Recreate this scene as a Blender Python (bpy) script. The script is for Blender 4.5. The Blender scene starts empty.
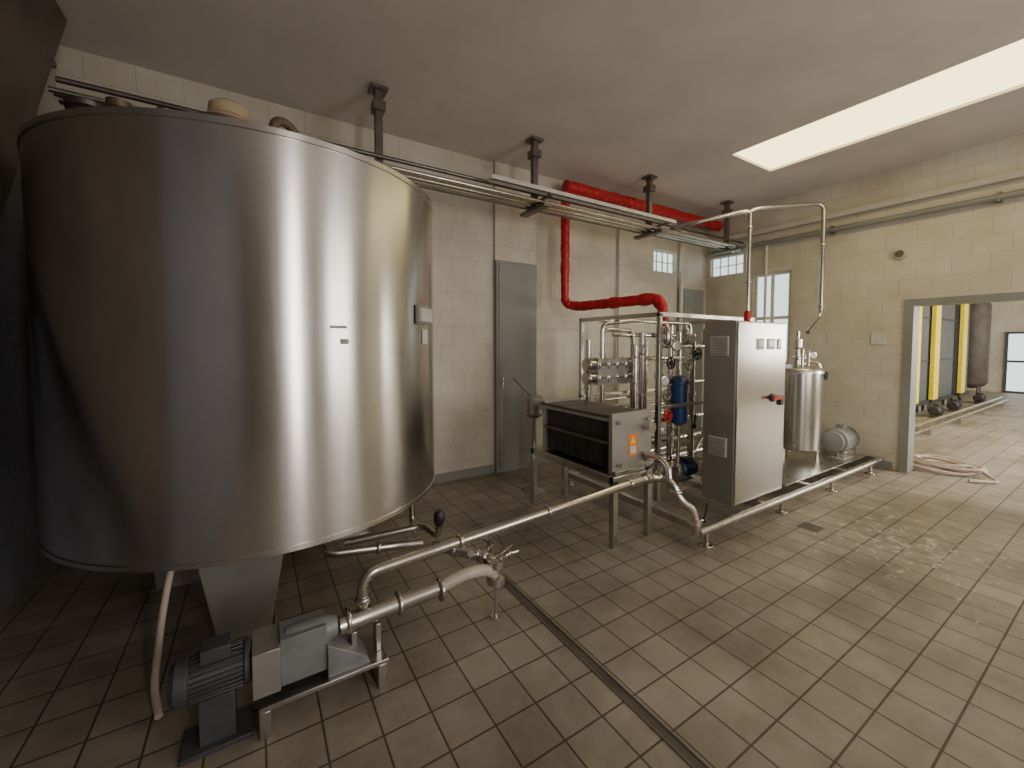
import bpy, bmesh, math, random
from mathutils import Vector, Matrix
random.seed(7)
V=Vector
# ---------------------------------------------------------------- materials
def newmat(name):
    m=bpy.data.materials.new(name); m.use_nodes=True
    nt=m.node_tree; b=nt.nodes['Principled BSDF']
    return m,nt,b
def N(nt,t,**k):
    n=nt.nodes.new(t)
    for a,v in k.items(): setattr(n,a,v)
    return n
def simple(name,col,rough=.5,metal=0,var=.15,scale=8,bump=0.0,emit=None,es=0):
    m,nt,b=newmat(name)
    tc=N(nt,'ShaderNodeTexCoord'); no=N(nt,'ShaderNodeTexNoise'); no.inputs['Scale'].default_value=scale; no.inputs['Detail'].default_value=5
    nt.links.new(tc.outputs['Object'],no.inputs['Vector'])
    r=N(nt,'ShaderNodeValToRGB')
    c0=[max(0,c*(1-var)) for c in col]+[1]; c1=[min(1,c*(1+var)) for c in col]+[1]
    r.color_ramp.elements[0].position=.3; r.color_ramp.elements[1].position=.7
    r.color_ramp.elements[0].color=c0; r.color_ramp.elements[1].color=c1
    nt.links.new(no.outputs['Fac'],r.inputs['Fac']); nt.links.new(r.outputs['Color'],b.inputs['Base Color'])
    b.inputs['Roughness'].default_value=rough; b.inputs['Metallic'].default_value=metal
    if bump:
        bp=N(nt,'ShaderNodeBump'); bp.inputs['Strength'].default_value=bump; bp.inputs['Distance'].default_value=.01
        nt.links.new(no.outputs['Fac'],bp.inputs['Height']); nt.links.new(bp.outputs['Normal'],b.inputs['Normal'])
    if emit:
        b.inputs['Emission Color'].default_value=(*emit,1); b.inputs['Emission Strength'].default_value=es
    return m
def steel(name,col=(.6,.58,.54),rough=.28,stretch=(1,1,14),dirt=.25,aniso=0,rot=.25,fine=9,lo=.85,hi=1.3):
    m,nt,b=newmat(name)
    tc=N(nt,'ShaderNodeTexCoord'); mp=N(nt,'ShaderNodeMapping'); mp.inputs['Scale'].default_value=stretch
    nt.links.new(tc.outputs['Object'],mp.inputs['Vector'])
    n1=N(nt,'ShaderNodeTexNoise'); n1.inputs['Scale'].default_value=fine; n1.inputs['Detail'].default_value=6
    nt.links.new(mp.outputs['Vector'],n1.inputs['Vector'])
    n2=N(nt,'ShaderNodeTexNoise'); n2.inputs['Scale'].default_value=2.5; n2.inputs['Detail'].default_value=8
    nt.links.new(tc.outputs['Object'],n2.inputs['Vector'])
    mr=N(nt,'ShaderNodeMapRange'); mr.inputs['From Min'].default_value=.3; mr.inputs['From Max'].default_value=.75
    mr.inputs['To Min'].default_value=rough*lo; mr.inputs['To Max'].default_value=rough*hi
    nt.links.new(n1.outputs['Fac'],mr.inputs['Value']); nt.links.new(mr.outputs['Result'],b.inputs['Roughness'])
    r=N(nt,'ShaderNodeValToRGB'); r.color_ramp.elements[0].position=.3; r.color_ramp.elements[1].position=.65
    r.color_ramp.elements[0].color=[c*(1-dirt) for c in col]+[1]; r.color_ramp.elements[1].color=list(col)+[1]
    nt.links.new(n2.outputs['Fac'],r.inputs['Fac']); nt.links.new(r.outputs['Color'],b.inputs['Base Color'])
    b.inputs['Metallic'].default_value=1
    if aniso:
        b.inputs['Anisotropic'].default_value=aniso
        b.inputs['Anisotropic Rotation'].default_value=rot
        tg=N(nt,'ShaderNodeTangent'); tg.direction_type='RADIAL'; tg.axis='Z'
        nt.links.new(tg.outputs['Tangent'],b.inputs['Tangent'])
    return m
def tiles(name,axis,w,h,c1,c2,mort,msize=.004,offset=0.0,rough=.35,floor=False):
    m,nt,b=newmat(name)
    g=N(nt,'ShaderNodeNewGeometry'); s=N(nt,'ShaderNodeSeparateXYZ'); c=N(nt,'ShaderNodeCombineXYZ')
    nt.links.new(g.outputs['Position'],s.inputs[0])
    a,bb={'xy':('X','Y'),'xz':('X','Z'),'yz':('Y','Z')}[axis]
    nt.links.new(s.outputs[a],c.inputs['X']); nt.links.new(s.outputs[bb],c.inputs['Y'])
    br=N(nt,'ShaderNodeTexBrick'); br.offset=offset; br.squash=1
    br.inputs['Scale'].default_value=1; br.inputs['Brick Width'].default_value=w; br.inputs['Row Height'].default_value=h
    br.inputs['Mortar Size'].default_value=msize; br.inputs['Mortar Smooth'].default_value=.3; br.inputs['Bias'].default_value=0
    br.inputs['Color1'].default_value=(*c1,1); br.inputs['Color2'].default_value=(*c2,1); br.inputs['Mortar'].default_value=(*mort,1)
    nt.links.new(c.outputs[0],br.inputs['Vector'])
    n=N(nt,'ShaderNodeTexNoise'); n.inputs['Scale'].default_value=1.3; n.inputs['Detail'].default_value=9; n.inputs['Roughness'].default_value=.65
    nt.links.new(g.outputs['Position'],n.inputs['Vector'])
    r=N(nt,'ShaderNodeValToRGB'); r.color_ramp.elements[0].position=.33; r.color_ramp.elements[1].position=.62
    lo=.48 if floor else .80
    r.color_ramp.elements[0].color=(lo,lo*.95,lo*.87,1); r.color_ramp.elements[1].color=(1,1,1,1)
    nt.links.new(n.outputs['Fac'],r.inputs['Fac'])
    mx=N(nt,'ShaderNodeMix',data_type='RGBA',blend_type='MULTIPLY'); mx.inputs['Factor'].default_value=1
    nt.links.new(br.outputs['Color'],mx.inputs['A']); nt.links.new(r.outputs['Color'],mx.inputs['B'])
    out=mx.outputs['Result']
    if floor:
        # dried white spill on the tiles
        vd=N(nt,'ShaderNodeVectorMath',operation='DISTANCE'); vd.inputs[1].default_value=(4.4,1.05,0)
        nt.links.new(g.outputs['Position'],vd.inputs[0])
        m1=N(nt,'ShaderNodeMapRange'); m1.inputs['From Min'].default_value=.1; m1.inputs['From Max'].default_value=1.9
        m1.inputs['To Min'].default_value=.155; m1.inputs['To Max'].default_value=0
        nt.links.new(vd.outputs['Value'],m1.inputs['Value'])
        n3=N(nt,'ShaderNodeTexNoise'); n3.inputs['Scale'].default_value=9; n3.inputs['Detail'].default_value=10; n3.inputs['Roughness'].default_value=.8
        nt.links.new(g.outputs['Position'],n3.inputs['Vector'])
        ad=N(nt,'ShaderNodeMath',operation='ADD'); nt.links.new(n3.outputs['Fac'],ad.inputs[0]); nt.links.new(m1.outputs['Result'],ad.inputs[1])
        m2=N(nt,'ShaderNodeMapRange'); m2.inputs['From Min'].default_value=.67; m2.inputs['From Max'].default_value=.73
        m2.inputs['To Min'].default_value=0; m2.inputs['To Max'].default_value=.65
        nt.links.new(ad.outputs[0],m2.inputs['Value'])
        mx2=N(nt,'ShaderNodeMix',data_type='RGBA'); mx2.inputs['B'].default_value=(.68,.64,.57,1)
        nt.links.new(m2.outputs['Result'],mx2.inputs['Factor']); nt.links.new(out,mx2.inputs['A']); out=mx2.outputs['Result']
    nt.links.new(out,b.inputs['Base Color'])
    mr=N(nt,'ShaderNodeMapRange'); mr.inputs['To Min'].default_value=rough*.8; mr.inputs['To Max'].default_value=rough*1.5
    nt.links.new(n.outputs['Fac'],mr.inputs['Value']); nt.links.new(mr.outputs['Result'],b.inputs['Roughness'])
    bp=N(nt,'ShaderNodeBump'); bp.invert=True; bp.inputs['Strength'].default_value=.5; bp.inputs['Distance'].default_value=.002
    nt.links.new(br.outputs['Fac'],bp.inputs['Height']); nt.links.new(bp.outputs['Normal'],b.inputs['Normal'])
    return m
CR1=(.65,.61,.52); CR2=(.625,.585,.495); MO=(.49,.45,.375)
M_wx=tiles('wall_tile_back','xz',.30,.20,CR1,CR2,MO,.003,.5)
M_wy=tiles('wall_tile_side','yz',.30,.20,CR1,CR2,MO,.003,.5)
M_left_shaded=tiles('wall_tile_left_shaded','yz',.30,.20,(.18,.19,.23),(.165,.175,.215),(.12,.125,.15),.003,.5,.5)  # dark blue-grey: the shade on the left wall is put into the tile colour
M_floor=tiles('floor_tile','xy',.205,.205,(.40,.355,.29),(.345,.305,.25),(.10,.085,.065),.005,0,.42,True)
M_ceil=simple('ceiling_plaster',(.67,.62,.57),.8,0,.08,1.5,.1)
M_upper=simple('upper_wall_plaster',(.52,.48,.42),.7,0,.1,2)
M_tank=steel('tank_brushed_steel',(.74,.725,.705),.25,(1,1,.05),.10,.72,.25,30,.94,1.1)
M_st=steel('stainless_tube',(.68,.65,.59),.22,(1,1,1),.22)
M_st2=steel('stainless_sheet',(.60,.58,.54),.30,(1,1,1),.15)
M_cab=steel('cabinet_steel',(.62,.61,.58),.22,(1,1,1),.04,0,0,3,.95,1.1)
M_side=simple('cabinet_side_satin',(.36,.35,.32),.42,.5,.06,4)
M_plate=simple('satin_end_plate',(.40,.39,.36),.38,.6,.08,6)
M_dk=steel('dark_steel',(.25,.23,.21),.45,(1,1,1),.4)
M_drain=simple('drain_edge',(.17,.15,.125),.55,.2)
M_black=simple('black_plastic',(.03,.03,.03),.45)
M_red=simple('red_wrap',(.50,.010,.02),.42,0,.4,22,.9)
M_redp=simple('red_plastic',(.5,.02,.02),.4)
M_grey=simple('grey_paint',(.24,.245,.23),.45,0,.08,3)
M_dgrey=simple('dark_grey_paint',(.07,.08,.085),.5)
M_bluep=simple('blue_paint',(.02,.05,.16),.35)
M_yel=simple('yellow_paint',(.95,.72,.03),.4)
M_or=simple('orange_label',(.85,.22,.03),.5)
M_white=simple('white_plastic',(.62,.6,.54),.5)
M_cream=simple('cream_cap',(.46,.36,.23),.5,0,.3)
M_brown=simple('brown_steel',(.10,.085,.07),.55,0,.3,3)
M_hose=simple('pinkish_hose',(.55,.45,.38),.55)
M_clear=simple('beige_hose',(.50,.46,.38),.3)
M_motor=simple('motor_paint',(.06,.065,.07),.45,0,.2)
M_cast=simple('cast_housing',(.24,.25,.26),.45,.2,.2)
M_rust=simple('bronze_pipe',(.20,.155,.11),.45,.7)
M_sky=simple('skylight_glass',(.9,.9,.8),.5,0,.02,1,0,(1.0,.84,.38),3.9)
M_glass=simple('frosted_glass',(.7,.8,.8),.3,0,.1,5,0,(.72,.88,.9),1.5)
M_disp=simple('display_glass',(.10,.13,.14),.15)
M_coil=simple('dark_fin',(.05,.05,.05),.4,.3)
# ---------------------------------------------------------------- builder
class B:
    def __init__(s,name,bevel=0):
        s.name=name; s.bm=bmesh.new(); s.mats=[]; s.bevel=bevel
    def mi(s,m):
        if m not in s.mats: s.mats.append(m)
        return s.mats.index(m)
    def face(s,vs,m):
        try:
            f=s.bm.faces.new(vs); f.material_index=s.mi(m); f.smooth=True
        except ValueError: pass
    def box(s,x0,x1,y0,y1,z0,z1,m,rz=0,rx=0,ry=0):
        c=V(((x0+x1)/2,(y0+y1)/2,(z0+z1)/2)); R=Matrix.Rotation(rz,3,'Z')@Matrix.Rotation(ry,3,'Y')@Matrix.Rotation(rx,3,'X')
        v=[s.bm.verts.new(c+R@(V((x,y,z))-c)) for x in(x0,x1) for y in(y0,y1) for z in(z0,z1)]
        for q in((0,1,3,2),(4,6,7,5),(0,4,5,1),(2,3,7,6),(0,2,6,4),(1,5,7,3)): s.face([v[i] for i in q],m)
    def prism(s,pts2,axis,a0,a1,m):
        def mk(p,a):
            return V((a,p[0],p[1])) if axis=='X' else V((p[0],a,p[1])) if axis=='Y' else V((p[0],p[1],a))
        A=[s.bm.verts.new(mk(p,a0)) for p in pts2]; C=[s.bm.verts.new(mk(p,a1)) for p in pts2]
        s.face(A,m); s.face(C[::-1],m)
        n=len(A)
        for i in range(n): s.face([A[i],A[(i+1)%n],C[(i+1)%n],C[i]],m)
    def sweep(s,pts,r,m,fil=0,seg=14,closed=False,lump=0,step=.04):
        P=[V(p) for p in pts]
        if fil:
            Q=[P[0]]
            for i in range(1,len(P)-1):
                a,b,c=P[i-1],P[i],P[i+1]; d=min(fil,(a-b).length*.49,(c-b).length*.49)
                p0=b+(a-b).normalized()*d; p2=b+(c-b).normalized()*d
                for k in range(7):
                    t=k/6; Q.append(p0*(1-t)**2+b*2*t*(1-t)+p2*t*t)
            Q.append(P[-1]); P=Q
        if lump:
            Q=[]
            for a,b in zip(P,P[1:]):
                n=max(1,int((b-a).length/step))
                for k in range(n): Q.append(a.lerp(b,k/n))
            Q.append(P[-1]); P=Q; r=[r*(1+random.uniform(-lump,lump)) for _ in P]
        n=len(P); rings=[]; up=None
        for i in range(n):
            if closed: t=(P[(i+1)%n]-P[i-1]).normalized()
            elif i==0: t=(P[1]-P[0]).normalized()
            elif i==n-1: t=(P[-1]-P[-2]).normalized()
            else: t=((P[i+1]-P[i]).normalized()+(P[i]-P[i-1]).normalized()).normalized()
            if up is None:
                up=V((0,0,1)) if abs(t.z)<.9 else V((1,0,0))
            up=(up-t*up.dot(t)).normalized(); w=t.cross(up)
            rr=r[i] if isinstance(r,(list,tuple)) else r
            rings.append([s.bm.verts.new(P[i]+up*rr*math.cos(2*math.pi*k/seg)+w*rr*math.sin(2*math.pi*k/seg)) for k in range(seg)])
        for i in range(n if closed else n-1):
            a,b=rings[i],rings[(i+1)%n]
            for k in range(seg): s.face([a[k],a[(k+1)%seg],b[(k+1)%seg],b[k]],m)
        if not closed: s.face(rings[0][::-1],m); s.face(rings[-1],m)
    def cyl(s,p0,p1,r,m,seg=20,r1=None): s.sweep([p0,p1],[r,r if r1 is None else r1],m,0,seg)
    def lathe(s,o,axis,prof,m,seg=32):
        o=V(o); t=V(axis).normalized(); up=V((0,0,1)) if abs(t.z)<.9 else V((1,0,0)); up=(up-t*up.dot(t)).normalized(); w=t.cross(up)
        rs=[[s.bm.verts.new(o+t*h+(up*math.cos(2*math.pi*k/seg)+w*math.sin(2*math.pi*k/seg))*max(r,.0005)) for k in range(seg)] for r,h in prof]
        for a,b in zip(rs,rs[1:]):
            for k in range(seg): s.face([a[k],a[(k+1)%seg],b[(k+1)%seg],b[k]],m)
        s.face(rs[0][::-1],m); s.face(rs[-1],m)
    def torus(s,c,axis,R,r,m,seg=24,ss=8):
        c=V(c); t=V(axis).normalized(); up=V((0,0,1)) if abs(t.z)<.9 else V((1,0,0)); up=(up-t*up.dot(t)).normalized(); w=t.cross(up)
        s.sweep([c+(up*math.cos(2*math.pi*k/seg)+w*math.sin(2*math.pi*k/seg))*R for k in range(seg)],r,m,0,ss,True)
    def clamp(s,p,axis,r,m=None):
        p=V(p); t=V(axis).normalized()
        s.lathe(p-t*.014,t,[(r,0),(r*1.4,.004),(r*1.5,.010),(r*1.5,.018),(r*1.4,.024),(r,.028)],m or M_st,18)
    def wheel(s,p,axis,R,m,stem=.08):
        p=V(p); t=V(axis).normalized()
        s.cyl(p-t*stem,p+t*.01,.008,M_st,8); s.torus(p,t,R,.008,m,20,6)
        up=V((0,0,1)) if abs(t.z)<.9 else V((1,0,0)); w=t.cross(up).normalized(); u2=t.cross(w)
        s.cyl(p-w*R,p+w*R,.006,m,6); s.cyl(p-u2*R,p+u2*R,.006,m,6); s.lathe(p-t*.015,t,[(.018,0),(.018,.03)],m,10)
    def butterfly(s,p,axis,r,hdir,m=None):
        p=V(p); t=V(axis).normalized(); h=V(hdir).normalized()
        s.lathe(p-t*.03,t,[(r,0),(r*1.55,.003),(r*1.55,.012),(r*1.3,.014),(r*1.3,.046),(r*1.55,.048),(r*1.55,.057),(r,.06)],M_st,18)
        s.cyl(p,p+h*(r+.05),.012,M_st,10); q=p+h*(r+.05); s.cyl(q-t*.01,q+t*.13+h*.03,.009,m or M_black,8)
        s.lathe(q-h*.008,h,[(.022,0),(.022,.016)],m or M_black,12)
    def gauge(s,p,d,R=.035):
        p=V(p); d=V(d).normalized(); s.lathe(p,d,[(R*.9,-.02),(R,-.018),(R,.004),(R*.9,.006)],M_st,20); s.lathe(p+d*.0062,d,[(R*.82,0),(R*.82,.001)],M_white,20)
    def motor(s,p,axis,L,R,m):
        p=V(p); t=V(axis).normalized()
        s.lathe(p,t,[(R*.3,0),(R*.8,.002),(R,.02),(R,L*.22),(R*.9,L*.23),(R*.86,L*.9),(R,L*.9),(R,L*.97),(R*.7,L)],m,28)
        up=V((0,0,1)); w=t.cross(up)
        for k in range(26):
            a=2*math.pi*k/26; d=up*math.cos(a)+w*math.sin(a); e=t.cross(d)*.003
            a0=p+t*L*.24; a1=p+t*L*.89
            vs=[s.bm.verts.new(x) for x in(a0+d*R*.84-e,a0+d*R*.84+e,a0+d*R*1.02+e,a0+d*R*1.02-e,a1+d*R*.84-e,a1+d*R*.84+e,a1+d*R*1.02+e,a1+d*R*1.02-e)]
            for q in((0,1,2,3),(7,6,5,4),(0,4,5,1),(1,5,6,2),(2,6,7,3),(3,7,4,0)): s.face([vs[i] for i in q],m)
        c=p+t*L*.55+up*R*1.12; s.box(c.x-.05,c.x+.05,c.y-.045,c.y+.045,c.z-.03,c.z+.025,m)
    def done(s,parent=None):
        bmesh.ops.recalc_face_normals(s.bm,faces=s.bm.faces)
        me=bpy.data.meshes.new(s.name); 
        xs=[v.co.copy() for v in s.bm.verts]
        lo=V([min(p[i] for p in xs) for i in range(3)]); hi=V([max(p[i] for p in xs) for i in range(3)]); c=(lo+hi)/2; c.z=lo.z
        bmesh.ops.translate(s.bm,verts=s.bm.verts,vec=-c)
        s.bm.to_mesh(me); s.bm.free()
        for m in s.mats: me.materials.append(m)
        me.set_sharp_from_angle(angle=math.radians(38))
        o=bpy.data.objects.new(s.name,me); bpy.context.collection.objects.link(o); o.location=c
        if s.bevel:
            md=o.modifiers.new('bevel','BEVEL'); md.width=s.bevel; md.segments=2; md.limit_method='ANGLE'; md.angle_limit=math.radians(50)
        if parent: 
            o.parent=parent; o.matrix_parent_inverse=parent.matrix_world.inverted()
        return o
def wall(name,axis,a0,a1,u0,u1,z0,z1,holes,mat):
    b=B(name); us=sorted({u0,u1,*[h[0] for h in holes],*[h[1] for h in holes]}); zs=sorted({z0,z1,*[h[2] for h in holes],*[h[3] for h in holes]})
    for i in range(len(us)-1):
        for j in range(len(zs)-1):
            cu=(us[i]+us[i+1])/2; cz=(zs[j]+zs[j+1])/2
            if any(h[0]<cu<h[1] and h[2]<cz<h[3] for h in holes): continue
            if axis=='X': b.box(a0,a1,us[i],us[i+1],zs[j],zs[j+1],mat)
            else: b.box(us[i],us[i+1],a0,a1,zs[j],zs[j+1],mat)
    return b.done()
# ---------------------------------------------------------------- room shell
XL,XR,YB,YF,H=-1.3,6.85,4.41,-3.0,3.8
XE=21.0
b=B('floor'); b.box(XL-.2,XE+.2,YF-.2,5.4,-.12,0,M_floor); b.done()
wall('wall_back','Y',YB,YB+.2,XL-.2,XR+.2,0,H,[(5.45,6.02,2.78,3.12)],M_wx)
wall('wall_right','X',XR,XR+.18,YF,YB,0,H,[(-.2,1.66,0,2.08),(3.02,3.58,1.3,2.72),(3.75,4.32,2.78,3.10)],M_wy)
wall('wall_left','X',XL-.2,XL,YF,YB,0,H,[],M_left_shaded)
wall('wall_front','Y',YF-.2,YF,XL-.2,XR+.2,0,H,[(.95,1.22,.5,3.5),(3.2,5.4,.9,3.2)],M_wx)  # both openings are added, for the unseen windows behind the camera
b=B('ceiling')
SX0,SX1,SY0,SY1=4.75,5.62,-.6,2.76
for x0,x1,y0,y1 in((XL-.2,SX0,YF-.2,YB+.2),(SX1,XR+.18,YF-.2,YB+.2),(SX0,SX1,YF-.2,SY0),(SX0,SX1,SY1,YB+.2)):
    b.box(x0,x1,y0,y1,H,H+.2,M_ceil)
b.done()
b=B('window_skylight')
b.box(SX0+.001,SX1-.001,SY0+.001,SY1-.001,H+.03,H+.05,M_sky)
b.done()
wall('wall_annex_north','Y',5.0,5.2,XR+.18,XE+.2,0,H,[],M_wx)
wall('wall_annex_south','Y',-2.6,-2.4,XR+.18,XE+.2,0,H,[(8.5,10.5,1.2,3.0),(12.5,14.5,1.2,3.0),(17,19,1.2,3.0)],M_wx)
wall('wall_annex_end','X',XE,XE+.2,-2.4,5.0,0,H,[],M_wy)
b=B('ceiling_annex'); b.box(XR+.18,XE+.2,-2.6,5.2,H,H+.2,M_ceil); b.done()
b=B('glazed_exit_door'); 
for y0,y1 in((1.8,1.86),(2.74,2.8),(2.27,2.33)): b.box(XE-.08,XE-.002,y0,y1,0,2.0,M_dgrey)
for z in(0,1.0,1.93): b.box(XE-.08,XE-.002,1.86,2.74,z,z+.07,M_dgrey)
b.box(XE-.05,XE-.03,1.86,2.74,.07,1.93,M_glass); b.done()
b=B('trim_doorway')
b.box(XR-.025,XR+.2,1.648,1.73,0,2.15,M_grey); b.box(XR-.025,XR+.2,-.27,-.188,0,2.15,M_grey); b.box(XR-.024,XR+.199,-.188,1.648,2.068,2.149,M_grey); b.done()
def win(name,axis,a,u0,u1,z0,z1,nu,nz,fr=.045,mat=None):
    b=B(name,.002); d=.07
    def bx(ua,ub,za,zb,a0,a1,m):
        if axis=='X': b.box(a0,a1,ua,ub,za,zb,m)
        else: b.box(ua,ub,a0,a1,za,zb,m)
    for i in range(nu+1):
        u=u0+(u1-u0-fr)*i/nu; bx(u,u+fr,z0,z1,a,a+d,M_white)
    for j in range(nz+1):
        z=z0+(z1-z0-fr)*j/nz; bx(u0,u1,z,z+fr,a+.003,a+d-.003,M_white)
    bx(u0+.01,u1-.01,z0+.01,z1-.01,a+.03,a+.04,mat or M_glass); return b.done()
win('window_1','Y',YB+.05,5.45,6.02,2.78,3.12,4,2,.012)
win('window_2','X',XR+.05,3.75,4.32,2.78,3.10,4,2,.012)
win('window_3','X',XR+.03,3.02,3.58,1.3,2.72,2,2,.05)
for nm,u0,u1,nu,z0,z1 in(('added_window_4',.95,1.22,1,.5,3.5),('added_window_5',3.2,5.4,3,.9,3.2)):  # unseen windows, added behind the camera to reflect in the tank
    b=B(nm,.003)
    for i in range(nu+1):
        u=u0+(u1-u0-.03)*i/nu; b.box(u,u+.03,YF-.12,YF-.05,z0,z1,M_white)
    for z in(z0,z1-.05): b.box(u0,u1,YF-.115,YF-.055,z,z+.05,M_white)
    b.done()
b=B('baseboard_back'); b.box(XL,2.48,YB-.015,YB,0,.10,M_grey); b.box(3.12,6.85,YB-.015,YB,0,.10,M_grey); b.done()
b=B('baseboard_right'); b.box(XR-.015,XR,1.79,YB-.015,0,.10,M_grey); b.done()
b=B('trim_upper_ledge'); b.box(XR-.10,XR,YF,YB,3.33,3.40,M_upper); b.done()
b=B('trim_wall_pier'); b.box(2.50,3.10,YB-.04,YB,2.62,H,M_wx); b.done()
b=B('door_1',.006); b.box(2.50,3.10,YB-.07,YB-.002,0.0,2.62,M_grey); b.box(2.53,3.07,YB-.08,YB-.07,.06,2.59,M_grey)
b.cyl((2.58,YB-.085,1.05),(2.58,YB-.085,1.2),.012,M_st,10); b.done()
b=B('door_2',.006); b.box(6.10,6.70,YB-.07,YB-.002,0.0,2.54,M_grey); b.box(6.14,6.66,YB-.08,YB-.07,.05,2.5,M_grey); b.done()  # second grey door on the back wall
# ---------------------------------------------------------------- tank
TC=V((.10,3.10,0)); TR=1.03; T0,T1=.66,2.53
tank=bpy.data.objects.new('steel_storage_tank',None); bpy.context.collection.objects.link(tank); tank.location=(TC.x,TC.y,0)
bpy.context.view_layer.update()
b=B('shell')
b.lathe(TC,(0,0,1),[(TR,T0),(TR,T0+.05),(TR,1.1),(TR,1.6),(TR,2.1),(TR,T1-.02),(TR,T1)],M_tank,160)
b.lathe(TC,(0,0,1),[(.12,T0-.20),(.7,T0-.06),(TR-.03,T0-.004),(TR-.002,T0)],M_tank,96)
b.lathe(TC,(0,0,1),[(TR+.0005,T0),(TR+.006,T0+.002),(TR+.006,T0+.022),(TR+.0005,T0+.024)],M_tank,160)
b.lathe(TC,(0,0,1),[(TR+.0005,T1-.03),(TR+.007,T1-.028),(TR+.007,T1-.002),(TR,T1),(TR-.06,T1+.02),(.3,T1+.16),(.05,T1+.18)],M_tank,160)
b.done(tank)
b=B('legs',.004)
for cx,cy,w0,w1 in((-.08,2.66,.22,.12),(-.45,3.5,.2,.13),(.62,3.62,.2,.13)):
    vs=[]
    for z,w in((0.0,w1),(T0-.03,w0)):
        vs.append([b.bm.verts.new(V((cx+sx*w,cy+sy*w*.45,z))) for sx,sy in((-1,-1),(1,-1),(1,1),(-1,1))])
    b.face(vs[0],M_plate); b.face(vs[1],M_plate)
    for k in range(4): b.face([vs[0][k],vs[0][(k+1)%4],vs[1][(k+1)%4],vs[1][k]],M_plate)
    b.box(cx-w1-.03,cx+w1+.03,cy-.1,cy+.1,0,.015,M_st2)
b.done(tank)
b=B('outlet_pipework')
b.sweep([(.45,2.72,.34),(.95,2.65,.36),(.97,2.45,.36),(.97,2.42,.45)],.022,M_st,.06,12)
b.lathe((.97,2.42,.45),(0,0,1),[(.025,0),(.035,.02),(.035,.07),(.02,.09)],M_black,14)
b.sweep([(.30,2.75,.60),(.32,2.50,.40),(.70,2.46,.37),(.86,2.42,.36)],.026,M_st,.06,12); b.clamp((.6,2.47,.378),(1,-.1,-.08),.026)
b.sweep([(.75,2.75,.6),(.95,3.0,.52),(1.15,3.05,.5)],.02,M_st,.06,12); b.sweep([(.95,2.9,.55),(.95,2.9,.3),(.9,2.7,.28)],.02,M_st,.06,12)
b.done(tank)
b=B('top_fittings')
c=V((-.08,2.50,T1))
b.lathe(c,(0,0,1),[(.17,-.02),(.17,.07),(.20,.075),(.20,.10),(.16,.11),(.16,.13)],M_rust,28)
b.lathe(c+V((0,0,.13)),(0,0,1),[(.11,0),(.11,.03),(.09,.05),(.085,.10),(.06,.12)],M_cream,24)
b.sweep([(.10,2.34,T1-.0),(.10,2.34,T1+.15),(.16,2.40,T1+.19),(.22,2.46,T1+.15),(.22,2.46,T1)],.022,M_rust,.1)
b.sweep([(.34,2.46,T1),(.34,2.46,T1+.10),(.5,2.56,T1+.10),(.5,2.56,T1)],.014,M_st,.05)
b.lathe((-.60,2.57,T1),(0,0,1),[(.06,0),(.06,.09),(.075,.10),(.075,.12)],M_dk,20)
b.lathe((-.48,2.48,T1),(0,0,1),[(.03,0),(.03,.09),(.045,.10),(.045,.13)],M_rust,16)
b.cyl((-.33,2.42,T1),(-.33,2.42,T1+.12),.016,M_black)
b.done(tank)
b=B('label_plates',.001)
def onTank(a,z0,z1,wd,m,t=.004):
    a0=math.radians(a); n=V((math.cos(a0),math.sin(a0),0)); c=TC+n*(TR+t*.5+.002); c.z=(z0+z1)/2
    b.box(c.x-t/2,c.x+t/2,c.y-wd/2,c.y+wd/2,z0,z1,m,rz=a0)
onTank(-42,1.72,1.83,.20,M_plate,.02); onTank(-42,1.735,1.815,.17,M_white,.032); onTank(-40,1.60,1.69,.09,M_white)
onTank(-76.5,1.675,1.688,.08,M_dk,.002); onTank(-75,1.60,1.625,.04,M_dk,.002)
b.done(tank)
# sloped hopper chute at left
b=B('sloped_hopper_chute',.004); b.prism([(4.02,H-.02),(2.01,.66),(1.6,.66),(1.6,H-.02)],'X',-1.28,-1.02,M_brown)
for t in(.2,.5,.8):
    y=4.02-1.42*t; z=H-.02-2.2*t; b.box(-1.29,-1.01,y-.02,y+.02,z-.02,z+.02,M_brown)
for y in(1.65,1.96): b.box(-1.25,-1.21,y-.02,y+.02,0,.67,M_brown); b.box(-1.09,-1.05,y-.02,y+.02,0,.67,M_brown)
b.done()
# ---------------------------------------------------------------- overhead pipe bundle
b=B('overhead_pipe_bundle')
for y,z,r,m in((3.58,3.10,.022,M_st),(3.66,3.10,.03,M_st),(3.75,3.10,.022,M_st),(3.84,3.12,.026,M_grey),(3.62,3.20,.018,M_dk),(3.5,3.08,.016,M_st)):
    b.cyl((-.98,y,z),(6.6,y,z),r,m,14)
for x in(.95,2.6,4.45,6.25):
    b.box(x-.03,x+.03,3.66,3.72,3.06,H-.006,M_dk); b.box(x-.045,x+.045,3.45,3.90,3.03,3.062,M_dk); b.box(x-.07,x+.07,3.62,3.76,H-.03,H-.004,M_dk)
    b.box(x-.05,x+.05,3.63,3.75,H-.2,H-.12,M_dk)
b.box(1.9,4.6,3.38,3.46,3.13,3.14,M_white); b.box(1.9,4.6,3.38,3.385,3.13,3.18,M_white); b.box(1.9,4.6,3.455,3.46,3.13,3.18,M_white); 
for x in (2.6,4.45): b.box(x-.02,x+.02,3.38,3.6,3.115,3.13,M_dk)
b.done()
b=B('process_drop_pipe')
b.sweep([(4.85,3.66,3.16),(4.95,3.4,3.2),(5.35,2.95,3.30),(5.43,2.9,3.30),(5.43,2.9,1.2)],.028,M_st,.1); b.clamp((5.43,2.9,2.4),(0,0,1),.028); b.clamp((5.43,2.9,3.1),(0,0,1),.028)
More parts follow.
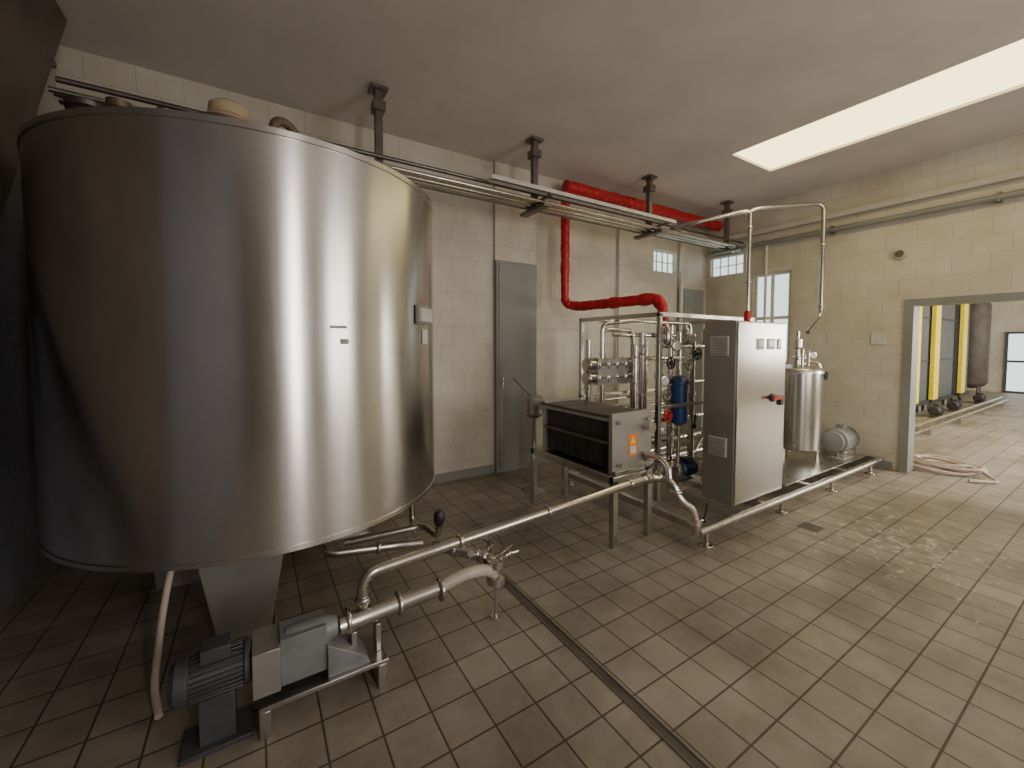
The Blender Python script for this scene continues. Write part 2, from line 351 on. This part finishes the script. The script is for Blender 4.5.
b.sweep([(5.48,3.0,3.30),(5.62,2.9,3.38),(6.35,2.44,3.44),(6.35,2.44,1.95),(6.0,2.44,1.75)],.028,M_st,.12); b.clamp((6.35,2.44,2.9),(0,0,1),.028); b.clamp((6.35,2.44,2.1),(0,0,1),.028)
b.done()
b=B('wall_conduit_pipe'); b.cyl((6.77,YF+.02,3.17),(6.77,4.3,3.17),.035,M_grey)
for y in(-2,-.5,1,2.5,3.9): b.box(6.74,6.85,y-.015,y+.015,3.12,3.22,M_dk)
b.cyl((6.79,3.36,1.3),(6.79,3.36,3.15),.02,M_white); b.done()
b=B('vertical_wall_pipe'); b.cyl((4.62,4.36,.1),(4.62,4.36,3.4),.02,M_white); b.cyl((6.05,4.33,.2),(6.05,4.33,3.5),.03,M_white); b.done()
# red wrapped pipe
b=B('red_insulated_pipe')
b.sweep([(3.41,4.15,3.62),(6.8,4.15,3.62)],.078,M_red,0,16,lump=.09,step=.07)
b.sweep([(3.41,4.15,3.55),(3.41,4.15,2.12),(3.50,4.02,2.08),(3.9,3.05,2.12),(3.93,3.02,1.85)],.056,M_red,.1,16,lump=.12,step=.04)
b.sweep([(3.52,3.97,2.08),(3.88,3.10,2.12),(3.92,3.03,2.0)],.066,M_red,.05,16,lump=.14,step=.05)
b.lathe((3.93,3.02,1.80),(0,0,1),[(.03,0),(.05,.01),(.05,.09)],M_redp,16)
b.done()
# ---------------------------------------------------------------- plate heat exchanger on table
b=B('stainless_stand_table',.003)
for x in(2.36,2.76):
    for y in(2.26,3.34): b.box(x-.025,x+.025,y-.025,y+.025,0,.53,M_st2)
for y in(2.26,3.34): b.box(2.335,2.785,y-.025,y+.025,.50,.56,M_st2)
for x in(2.36,2.76): b.box(x-.025,x+.025,2.24,3.36,.50,.56,M_st2)
b.box(2.33,2.79,2.23,3.37,.56,.568,M_st2); b.done()
b=B('plate_heat_exchanger',.004)
b.box(2.36,2.82,2.28,2.32,.572,1.05,M_plate); b.box(2.36,2.80,3.16,3.20,.572,1.05,M_plate)
for i in range(36):
    y=2.345+i*.0225; b.box(2.385,2.775,y,y+.013,.60,.99,M_coil)
b.box(2.40,2.76,2.32,3.16,.61,.98,M_black)
b.box(2.35,2.81,2.33,3.24,.985,1.01,M_plate); b.box(2.35,2.81,2.33,3.24,1.012,1.035,M_dk); b.box(2.35,2.375,2.33,3.16,.80,.825,M_dk)
for x in(2.42,2.76):
    for z in(.64,.98): b.lathe((x,2.25,z),(0,1,0),[(.02,0),(.02,.03)],M_st,6)
for x,z in((2.74,.92),(2.74,.68)): b.lathe((x,2.20,z),(0,1,0),[(.042,0),(.042,.012),(.03,.014),(.03,.08)],M_st,20)
b.box(2.545,2.64,2.277,2.28,.69,.87,M_or)
b.prism([(2.56,.79),(2.625,.79),(2.592,.85)],'Y',2.274,2.277,M_yel); b.box(2.56,2.625,2.274,2.277,.71,.77,M_white)
b.box(2.36,2.80,2.24,2.28,.572,.60,M_st2)
b.done()
b=B('lever_arm_valve'); b.cyl((2.55,3.62,0),(2.55,3.62,.95),.03,M_st); b.lathe((2.55,3.62,.80),(0,0,1),[(.05,0),(.10,.04),(.10,.22),(.08,.24)],M_plate,20); b.cyl((2.55,3.62,1.02),(2.35,3.72,1.24),.012,M_dk); b.box(2.45,2.65,3.52,3.72,0,.01,M_st); b.done()
# ---------------------------------------------------------------- skid with pasteuriser pipework
skid=bpy.data.objects.new('pasteuriser_skid',None); bpy.context.collection.objects.link(skid); skid.location=(4.75,2.7,0)
bpy.context.view_layer.update()
b=B('frame',.003)
for y in(1.88,3.55): b.cyl((2.90,y,.13),(6.78,y,.13),.032,M_st2,16)
for x in(2.98,3.9,4.8,5.7,6.72): b.box(x-.03,x+.03,1.89,3.54,.10,.16,M_st2)
for x in(3.0,4.2,5.3,6.4):
    for y in(1.88,3.55): b.lathe((x,y,0),(0,0,1),[(.05,0),(.05,.012),(.018,.02),(.018,.11)],M_st,14)
b.box(4.55,6.7,2.0,3.0,.15,.165,M_st2)
for x in(3.12,4.7):
    for y in(2.45,3.5): b.box(x-.02,x+.02,y-.02,y+.02,.15,1.88,M_st2)
for y in(2.45,3.5): b.box(3.1,4.72,y-.02,y+.02,1.85,1.89,M_st2)
for x in(3.12,4.7): b.box(x-.02,x+.02,2.45,3.5,1.85,1.89,M_st2)
b.box(3.1,4.72,2.435,2.465,1.0,1.03,M_st2); b.box(3.1,4.72,3.48,3.52,1.0,1.03,M_st2)
b.done(skid)
b=B('pipework')
for dy,z in((0,1.40),(0,1.27)):
    b.cyl((2.68,2.95+dy,z),(3.36,2.95+dy,z),.052,M_st,18)
    for x in(2.70,2.82,2.94,3.06,3.18,3.3): b.clamp((x,2.95,z),(1,0,0),.045)
b.box(2.80,3.22,2.9,3.0,1.2,1.46,M_st2)
b.sweep([(2.9,2.95,1.45),(2.9,2.95,1.80),(3.3,2.95,1.84),(4.3,2.95,1.84),(4.3,2.95,1.5)],.022,M_st,.08)
b.sweep([(3.05,3.1,1.3),(3.05,3.1,1.75),(3.5,3.1,1.75),(3.5,3.1,.5)],.022,M_st,.08)
b.sweep([(3.2,2.8,1.2),(3.2,2.8,.7),(3.3,2.7,.4),(4.0,2.7,.4),(4.2,2.7,.6)],.026,M_st,.1)
rnd=random.Random(3)
for x,y in((3.32,2.62),(3.42,2.9),(3.62,2.7),(3.72,3.1),(3.86,2.62),(4.02,2.9),(4.3,2.7),(4.42,3.2),(4.55,2.6),(3.25,3.3),(3.95,3.35),(2.95,3.2),(3.15,2.75)):
    r=rnd.choice([.022,.028,.034]); z0=rnd.uniform(.2,.5); z1=rnd.uniform(1.55,1.75)
    b.cyl((x,y,z0),(x,y,z1),r,M_st,12)
    for z in(rnd.uniform(.6,.9),rnd.uniform(1.0,1.3),rnd.uniform(1.35,1.5)): b.clamp((x,y,z),(0,0,1),r)
for z,y,x0,x1 in((1.58,2.62,3.3,4.6),(1.2,2.7,3.6,4.4),(.85,2.62,3.3,4.6),(1.45,2.9,3.4,4.1),(.6,2.75,3.3,4.5),(1.7,3.1,3.2,4.5),(.35,2.9,3.2,4.6)):
    b.cyl((x0,y,z),(x1,y,z),.022,M_st,12)
    for t in(.2,.5,.8): b.clamp((x0+(x1-x0)*t,y,z),(1,0,0),.02)
for p,m in(((3.36,2.5,1.42),M_black),((3.64,2.5,1.40),M_st),((3.28,2.48,1.12),M_st),((3.78,2.5,1.5),M_black),((3.30,2.48,.92),M_redp)):
    b.wheel(p,(0,-1,0),.055,m)
for p in((3.45,2.5,1.58),(3.7,2.52,1.65),(3.3,2.52,1.25)): b.gauge(p,(-.3,-1,0),.05)
for x in(3.45,3.75,4.1): b.lathe((x,2.62,1.6),(0,0,1),[(.035,0),(.045,.02),(.045,.14),(.03,.16),(.012,.17),(.012,.2)],M_st,14)
b.lathe((3.93,3.02,1.55),(0,0,1),[(.03,0),(.06,.03),(.06,.18),(.03,.23)],M_st,16)
b.butterfly((3.32,2.62,1.3),(0,0,1),.024,(-.6,-1,0)); b.butterfly((3.62,2.7,1.0),(0,0,1),.03,(-.6,-1,0)); b.butterfly((3.86,2.62,.75),(0,0,1),.024,(-.6,-1,0))
for k in range(6): b.sweep([(3.3,3.3,.3+.12*k),(4.5,3.3,.3+.12*k),(4.62,3.4,.36+.12*k),(4.5,3.46,.36+.12*k),(3.3,3.46,.36+.12*k)],.018,M_st,.06,8)
b.done(skid)
b=B('blue_filter_vessel'); b.lathe((3.53,2.53,.80),(0,0,1),[(.03,0),(.075,.03),(.08,.06),(.08,.40),(.095,.41),(.095,.45),(.06,.48),(.03,.49)],M_bluep,24); b.cyl((3.53,2.53,.165),(3.53,2.53,.82),.02,M_st); b.done(skid)
b=B('centrifugal_pump',.002); b.motor((3.58,2.55,.34),(1,0,0),.22,.075,M_bluep); b.lathe((3.44,2.55,.34),(1,0,0),[(.05,0),(.10,.02),(.10,.07),(.06,.11),(.05,.14)],M_st,24); b.box(3.48,3.82,2.47,2.63,.165,.25,M_st2); b.done(skid)
b=B('feed_pump_motor',.003); b.motor((6.26,2.22,.36),(1,0,0),.42,.15,M_grey); b.box(6.28,6.64,2.10,2.34,.165,.24,M_st2); b.lathe((6.18,2.22,.36),(1,0,0),[(.06,0),(.13,.02),(.13,.06),(.08,.09)],M_grey,24); b.done(skid)
# ---------------------------------------------------------------- control cabinet
b=B('control_cabinet',.006)
CX0,CX1,CY0,CY1,CZ0,CZ1=3.50,4.34,1.96,2.25,.18,1.80
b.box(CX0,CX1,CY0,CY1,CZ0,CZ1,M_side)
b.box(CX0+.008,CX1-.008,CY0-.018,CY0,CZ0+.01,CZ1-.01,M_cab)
for x in(CX0+.05,CX1-.05):
    for y in(CY0+.04,CY1-.04): b.cyl((x,y,.162),(x,y,.19),.02,M_st,10)
for z in(1.50,.60): 
    b.box(CX0-.012,CX0,CY0+.06,CY0+.23,z,z+.17,M_white)
    for k in range(7): b.box(CX0-.018,CX0-.010,CY0+.07,CY0+.22,z+.012+k*.022,z+.022+k*.022,M_plate)
for x,w in((.30,.12),(.48,.14),(.66,.07)):
    b.box(CX0+x,CX0+x+w,CY0-.024,CY0-.016,1.55,1.65,M_white); b.box(CX0+x+.015,CX0+x+w-.015,CY0-.027,CY0-.022,1.575,1.64,M_disp)
b.lathe((CX0+.60,CY0-.018,1.10),(0,-1,0),[(.04,0),(.04,.012),(.02,.014),(.02,.05)],M_black,18); b.box(CX0+.52,CX0+.68,CY0-.075,CY0-.055,1.085,1.115,M_redp)
b.box(CX0+.72,CX0+.77,CY0-.04,CY0-.018,1.02,1.11,M_black)
for z in(.4,1.0,1.65):
    b.cyl((CX0+.012,CY0-.012,z),(CX0+.012,CY0-.012,z+.07),.01,M_st,8)
b.lathe((CX0+.45,CY0+.15,CZ1),(0,0,1),[(.025,0),(.025,.02),(.03,.022),(.03,.10),(.02,.115)],M_redp,16)
b.done()
# ---------------------------------------------------------------- balance vessel
b=B('steel_balance_vessel',.002)
VC=V((5.82,2.46,0)); VR=.255
b.lathe(VC,(0,0,1),[(.05,.26),(VR-.05,.28),(VR-.01,.30)],M_st2,48)
b.lathe(VC,(0,0,1),[(VR,.30),(VR,.7),(VR,1.24)],M_cab,48)
b.lathe(VC,(0,0,1),[(VR+.012,1.24),(VR+.012,1.27),(VR-.01,1.30),(.1,1.34),(.05,1.345)],M_st2,48)
for a in(45,165,285):
    d=V((math.cos(math.radians(a)),math.sin(math.radians(a)),0))*(VR-.04); b.cyl(VC+d+V((0,0,.166)),VC+d+V((0,0,.32)),.02,M_st)
b.lathe(VC+V((-.03,0,1.34)),(0,0,1),[(.04,0),(.04,.06),(.065,.07),(.065,.10),(.03,.11),(.03,.2),(.05,.21),(.05,.32),(.02,.34),(.02,.42)],M_st,20)
b.sweep([VC+V((-.03,0,1.5)),VC+V((.16,0,1.5)),VC+V((.16,0,1.32))],.018,M_st,.06)
b.sweep([VC+V((.03,-.1,1.33)),VC+V((.03,-.1,1.55)),VC+V((-.18,-.12,1.55)),VC+V((-.18,-.12,1.33))],.012,M_st,.05)
b.gauge(VC+V((.1,-.12,1.46)),(-.5,-1,0),.045)
b.sweep([VC+V((.30,-.12,.2)),VC+V((.30,-.12,1.36)),VC+V((.1,0,1.4))],.02,M_st,.08); b.wheel(VC+V((.30,-.19,1.2)),(0,-1,0),.05,M_black); b.clamp(VC+V((.30,-.12,.8)),(0,0,1),.02)
b.done()
# ---------------------------------------------------------------- foreground transfer pipes
b=B('transfer_pipe')
b.sweep([(.41,2.00,.345),(.41,2.00,.50),(2.50,2.10,.56)],.026,M_st,.10,16)
for t in(.25,.55,.93): b.clamp((.41+2.09*t,2.0+.1*t,.50+.06*t),(2.09,.1,.06),.026)
b.clamp((.41,2.0,.38),(0,0,1),.026)
b.sweep([(2.50,2.10,.56),(2.66,2.08,.56),(2.70,1.98,.54),(2.72,1.92,.40),(2.82,1.88,.34),(2.84,1.86,.20),(2.86,1.88,.13)],.028,M_st,.07,16)
b.butterfly((2.56,2.10,.56),(1,0,0),.03,(0,0,1)); b.clamp((2.66,2.08,.56),(1,-.2,0),.03); b.butterfly((2.84,1.87,.24),(0,0,1),.028,(1,-.3,0)); b.clamp((2.71,1.95,.47),(0,0,1),.03)
b.sweep([(2.70,2.20,.70),(2.70,2.10,.70),(2.70,2.02,.64),(2.69,2.0,.56)],.024,M_st,.06)
b.done()
b=B('suction_pipe_manifold')
b.cyl((.30,1.98,.30),(.80,2.0,.31),.042,M_st,20)
for x in(.34,.58,.80): b.clamp((x,1.99,.305),(1,0,.02),.040)
b.sweep([(.80,2.0,.31),(.95,2.0,.34),(1.08,2.01,.32),(1.16,2.03,.26)],.032,M_clear,.1,16)
b.sweep([(1.16,2.03,.26),(1.16,2.05,.34),(.9,2.35,.36)],.03,M_st,.06,16)
b.butterfly((1.12,2.10,.35),(-.5,.8,0),.032,(.4,-.2,.8),M_st)
b.lathe((1.16,2.03,.2),(0,0,1),[(.03,0),(.055,.01),(.055,.05),(.035,.06),(.035,.1),(.055,.11),(.055,.15)],M_st,18)
b.cyl((1.16,2.05,.34),(1.36,2.12,.30),.022,M_st,12); b.cyl((1.16,2.05,.33),(1.26,1.98,.42),.014,M_st,10); b.clamp((1.28,2.1,.32),(.9,.3,-.2),.024)
b.cyl((1.16,2.03,.0),(1.16,2.03,.22),.010,M_st,10); b.lathe((1.16,2.03,0),(0,0,1),[(.03,0),(.03,.01)],M_st,16)
b.cyl((1.06,2.17,.35),(1.02,2.07,.40),.02,M_st,12); b.clamp((1.0,2.24,.355),(-.5,.7,0),.03)
b.sweep([(1.2,2.1,.25),(1.45,2.4,.2),(1.4,2.6,.3),(1.25,2.5,.34)],.004,M_dk,.1,6)
b.done()
# progressive cavity pump
b=B('screw_transfer_pump',.003)
b.motor((-.31,2.0,.275),(1,0,0),.27,.085,M_motor)
b.box(-.04,.06,1.90,2.08,.16,.345,M_plate); b.box(.06,.24,1.92,2.06,.16,.36,M_cast)
b.lathe((.08,1.98,.31),(1,0,0),[(.055,0),(.06,.02),(.06,.16),(.042,.21)],M_cast,24)
b.box(-.02,.50,1.88,2.10,.11,.13,M_st2); 
for x in(.0,.47):
    b.box(x-.02,x+.02,1.88,2.10,0,.11,M_st2)
for x in (.36,.47): b.box(x-.012,x+.012,1.95,2.01,.13,.262,M_st2)
b.box(-.22,-.10,1.95,2.05,0,.20,M_motor); b.box(-.28,-.04,1.92,2.08,0,.02,M_motor)
b.prism([(.24,.13),(.42,.13),(.40,.17),(.30,.24),(.24,.28)],'Y',1.90,2.04,M_cast)
b.done()
b=B('floor_hose'); b.sweep([(-.38,2.2,.03),(-.42,2.35,.06),(-.40,2.5,.35),(-.36,2.6,.58)],.015,M_hose,.2,12); b.done()
b=B('drain_channel'); b.box(1.362,1.370,-2.9,2.75,0,.006,M_drain); b.box(1.410,1.418,-2.9,2.75,0,.006,M_drain); b.box(1.370,1.410,-2.9,2.75,0,.002,M_brown); b.done()
b=B('floor_drain_cover',.001); b.box(4.0,4.16,1.51,1.67,0,.003,M_drain)
for k in range(5): b.box(4.012+k*.03,4.022+k*.03,1.52,1.66,.003,.005,M_brown)
b.done()
b=B('coiled_hose'); P=[]
for k in range(90):
    a=k*.33; R=.34+.10*math.sin(k*.21)
    P.append((7.42+R*.7*math.cos(a)+.05*math.sin(k*.5),1.48+R*math.sin(a)*.95,.022+.08*(k/90)+.010*math.sin(k)+.01))
P+= [(7.35,1.1,.06),(7.15,.95,.022),(6.95,1.15,.022)]
b.sweep(P,.019,M_hose,.05,10); b.done()
# ---------------------------------------------------------------- annex tall tanks
for x0,w in((12.15,1.2),(13.6,1.9),(16.1,.95)):
    b=B('tall_rectangular_silo',.01)
    b.box(x0,x0+w,2.95,4.3,.28,3.5,M_dgrey); b.box(x0-.02,x0+.36,2.88,2.96,.28,3.5,M_yel)
    b.box(x0-.02,x0+w+.02,2.90,4.32,.20,.28,M_black)
    for x in(x0+.1,x0+w-.1):
        for y in(3.05,4.2): b.cyl((x,y,0),(x,y,.2),.05,M_dk)
    for z in(1.2,2.2): b.box(x0+.36,x0+w,2.93,2.95,z,z+.03,M_black)
    b.motor((x0+.3,2.62,.15),(1,0,0),.35,.10,M_black)
    b.box(x0+.3,x0+.65,2.54,2.70,0,.06,M_dk)
    b.done()
b=B('annex_floor_pipe'); b.cyl((7.6,2.30,.15),(17,2.30,.15),.035,M_st); b.cyl((7.6,2.18,.1),(17,2.18,.1),.025,M_st)
for x in(8,10,12,14,16): b.box(x-.02,x+.02,2.12,2.38,0,.1,M_st2)
b.done()
b=B('round_top_tank'); b.lathe((19.3,3.25,.3),(0,0,1),[(.05,-.1),(.3,0),(.36,.1),(.36,2.5),(.28,2.7),(.1,2.8)],M_brown,32)
for a in(45,135,225,315): b.cyl((19.3+.25*math.cos(math.radians(a)),3.25+.25*math.sin(math.radians(a)),0),(19.3+.25*math.cos(math.radians(a)),3.25+.25*math.sin(math.radians(a)),.4),.03,M_dk)
b.done()
b=B('wall_vent_pipe_stub'); b.lathe((6.80,1.80,2.72),(1,0,0),[(.04,0),(.04,.05)],M_dk,20); b.torus((6.82,1.80,2.72),(1,0,0),.05,.012,M_upper); b.done()
b=B('wall_cover_plate'); b.box(6.835,6.85,1.90,2.05,1.60,1.74,M_white); b.done()
# ---------------------------------------------------------------- lights
def area(name,loc,rot,sx,sy,P,col):
    l=bpy.data.lights.new(name,'AREA'); l.shape='RECTANGLE'; l.size=sx; l.size_y=sy; l.energy=P; l.color=col
    o=bpy.data.objects.new(name,l); o.location=loc; o.rotation_euler=rot; bpy.context.collection.objects.link(o); return o
area('added_stripe_light_4',(1.085,YF-.03,2.0),(math.radians(90),0,0),.25,2.9,60,(1,.92,.88))  # added light in the narrow unseen window, makes the tank's highlight stripe
area('added_glow_light_5',(4.3,YF-.03,2.05),(math.radians(90),0,0),2.1,2.2,92,(1,.92,.83))  # added light in the wide unseen window, for tank glow and room fill
area('daylight_annex',(9.5,-2.3,2.1),(math.radians(90),0,0),2,1.8,360,(1,.94,.82))
area('daylight_annex_mid',(13.5,-2.3,2.1),(math.radians(90),0,0),2,1.8,220,(1,.94,.82))
area('daylight_annex_far',(18,-2.3,2.1),(math.radians(90),0,0),2,1.8,140,(1,.94,.82))
w=bpy.data.worlds.new('World'); bpy.context.scene.world=w; w.use_nodes=True
w.node_tree.nodes['Background'].inputs[0].default_value=(.75,.85,1,1); w.node_tree.nodes['Background'].inputs[1].default_value=1.0
# ---------------------------------------------------------------- camera
cd=bpy.data.cameras.new('camera'); cd.lens=14.4; cd.sensor_width=36; cd.shift_y=-.0215; cd.clip_start=.05
co=bpy.data.objects.new('camera',cd); co.location=(0,0,1.6); co.rotation_euler=(math.radians(87.5),0,math.radians(-32.1)); bpy.context.collection.objects.link(co)
bpy.context.scene.camera=co
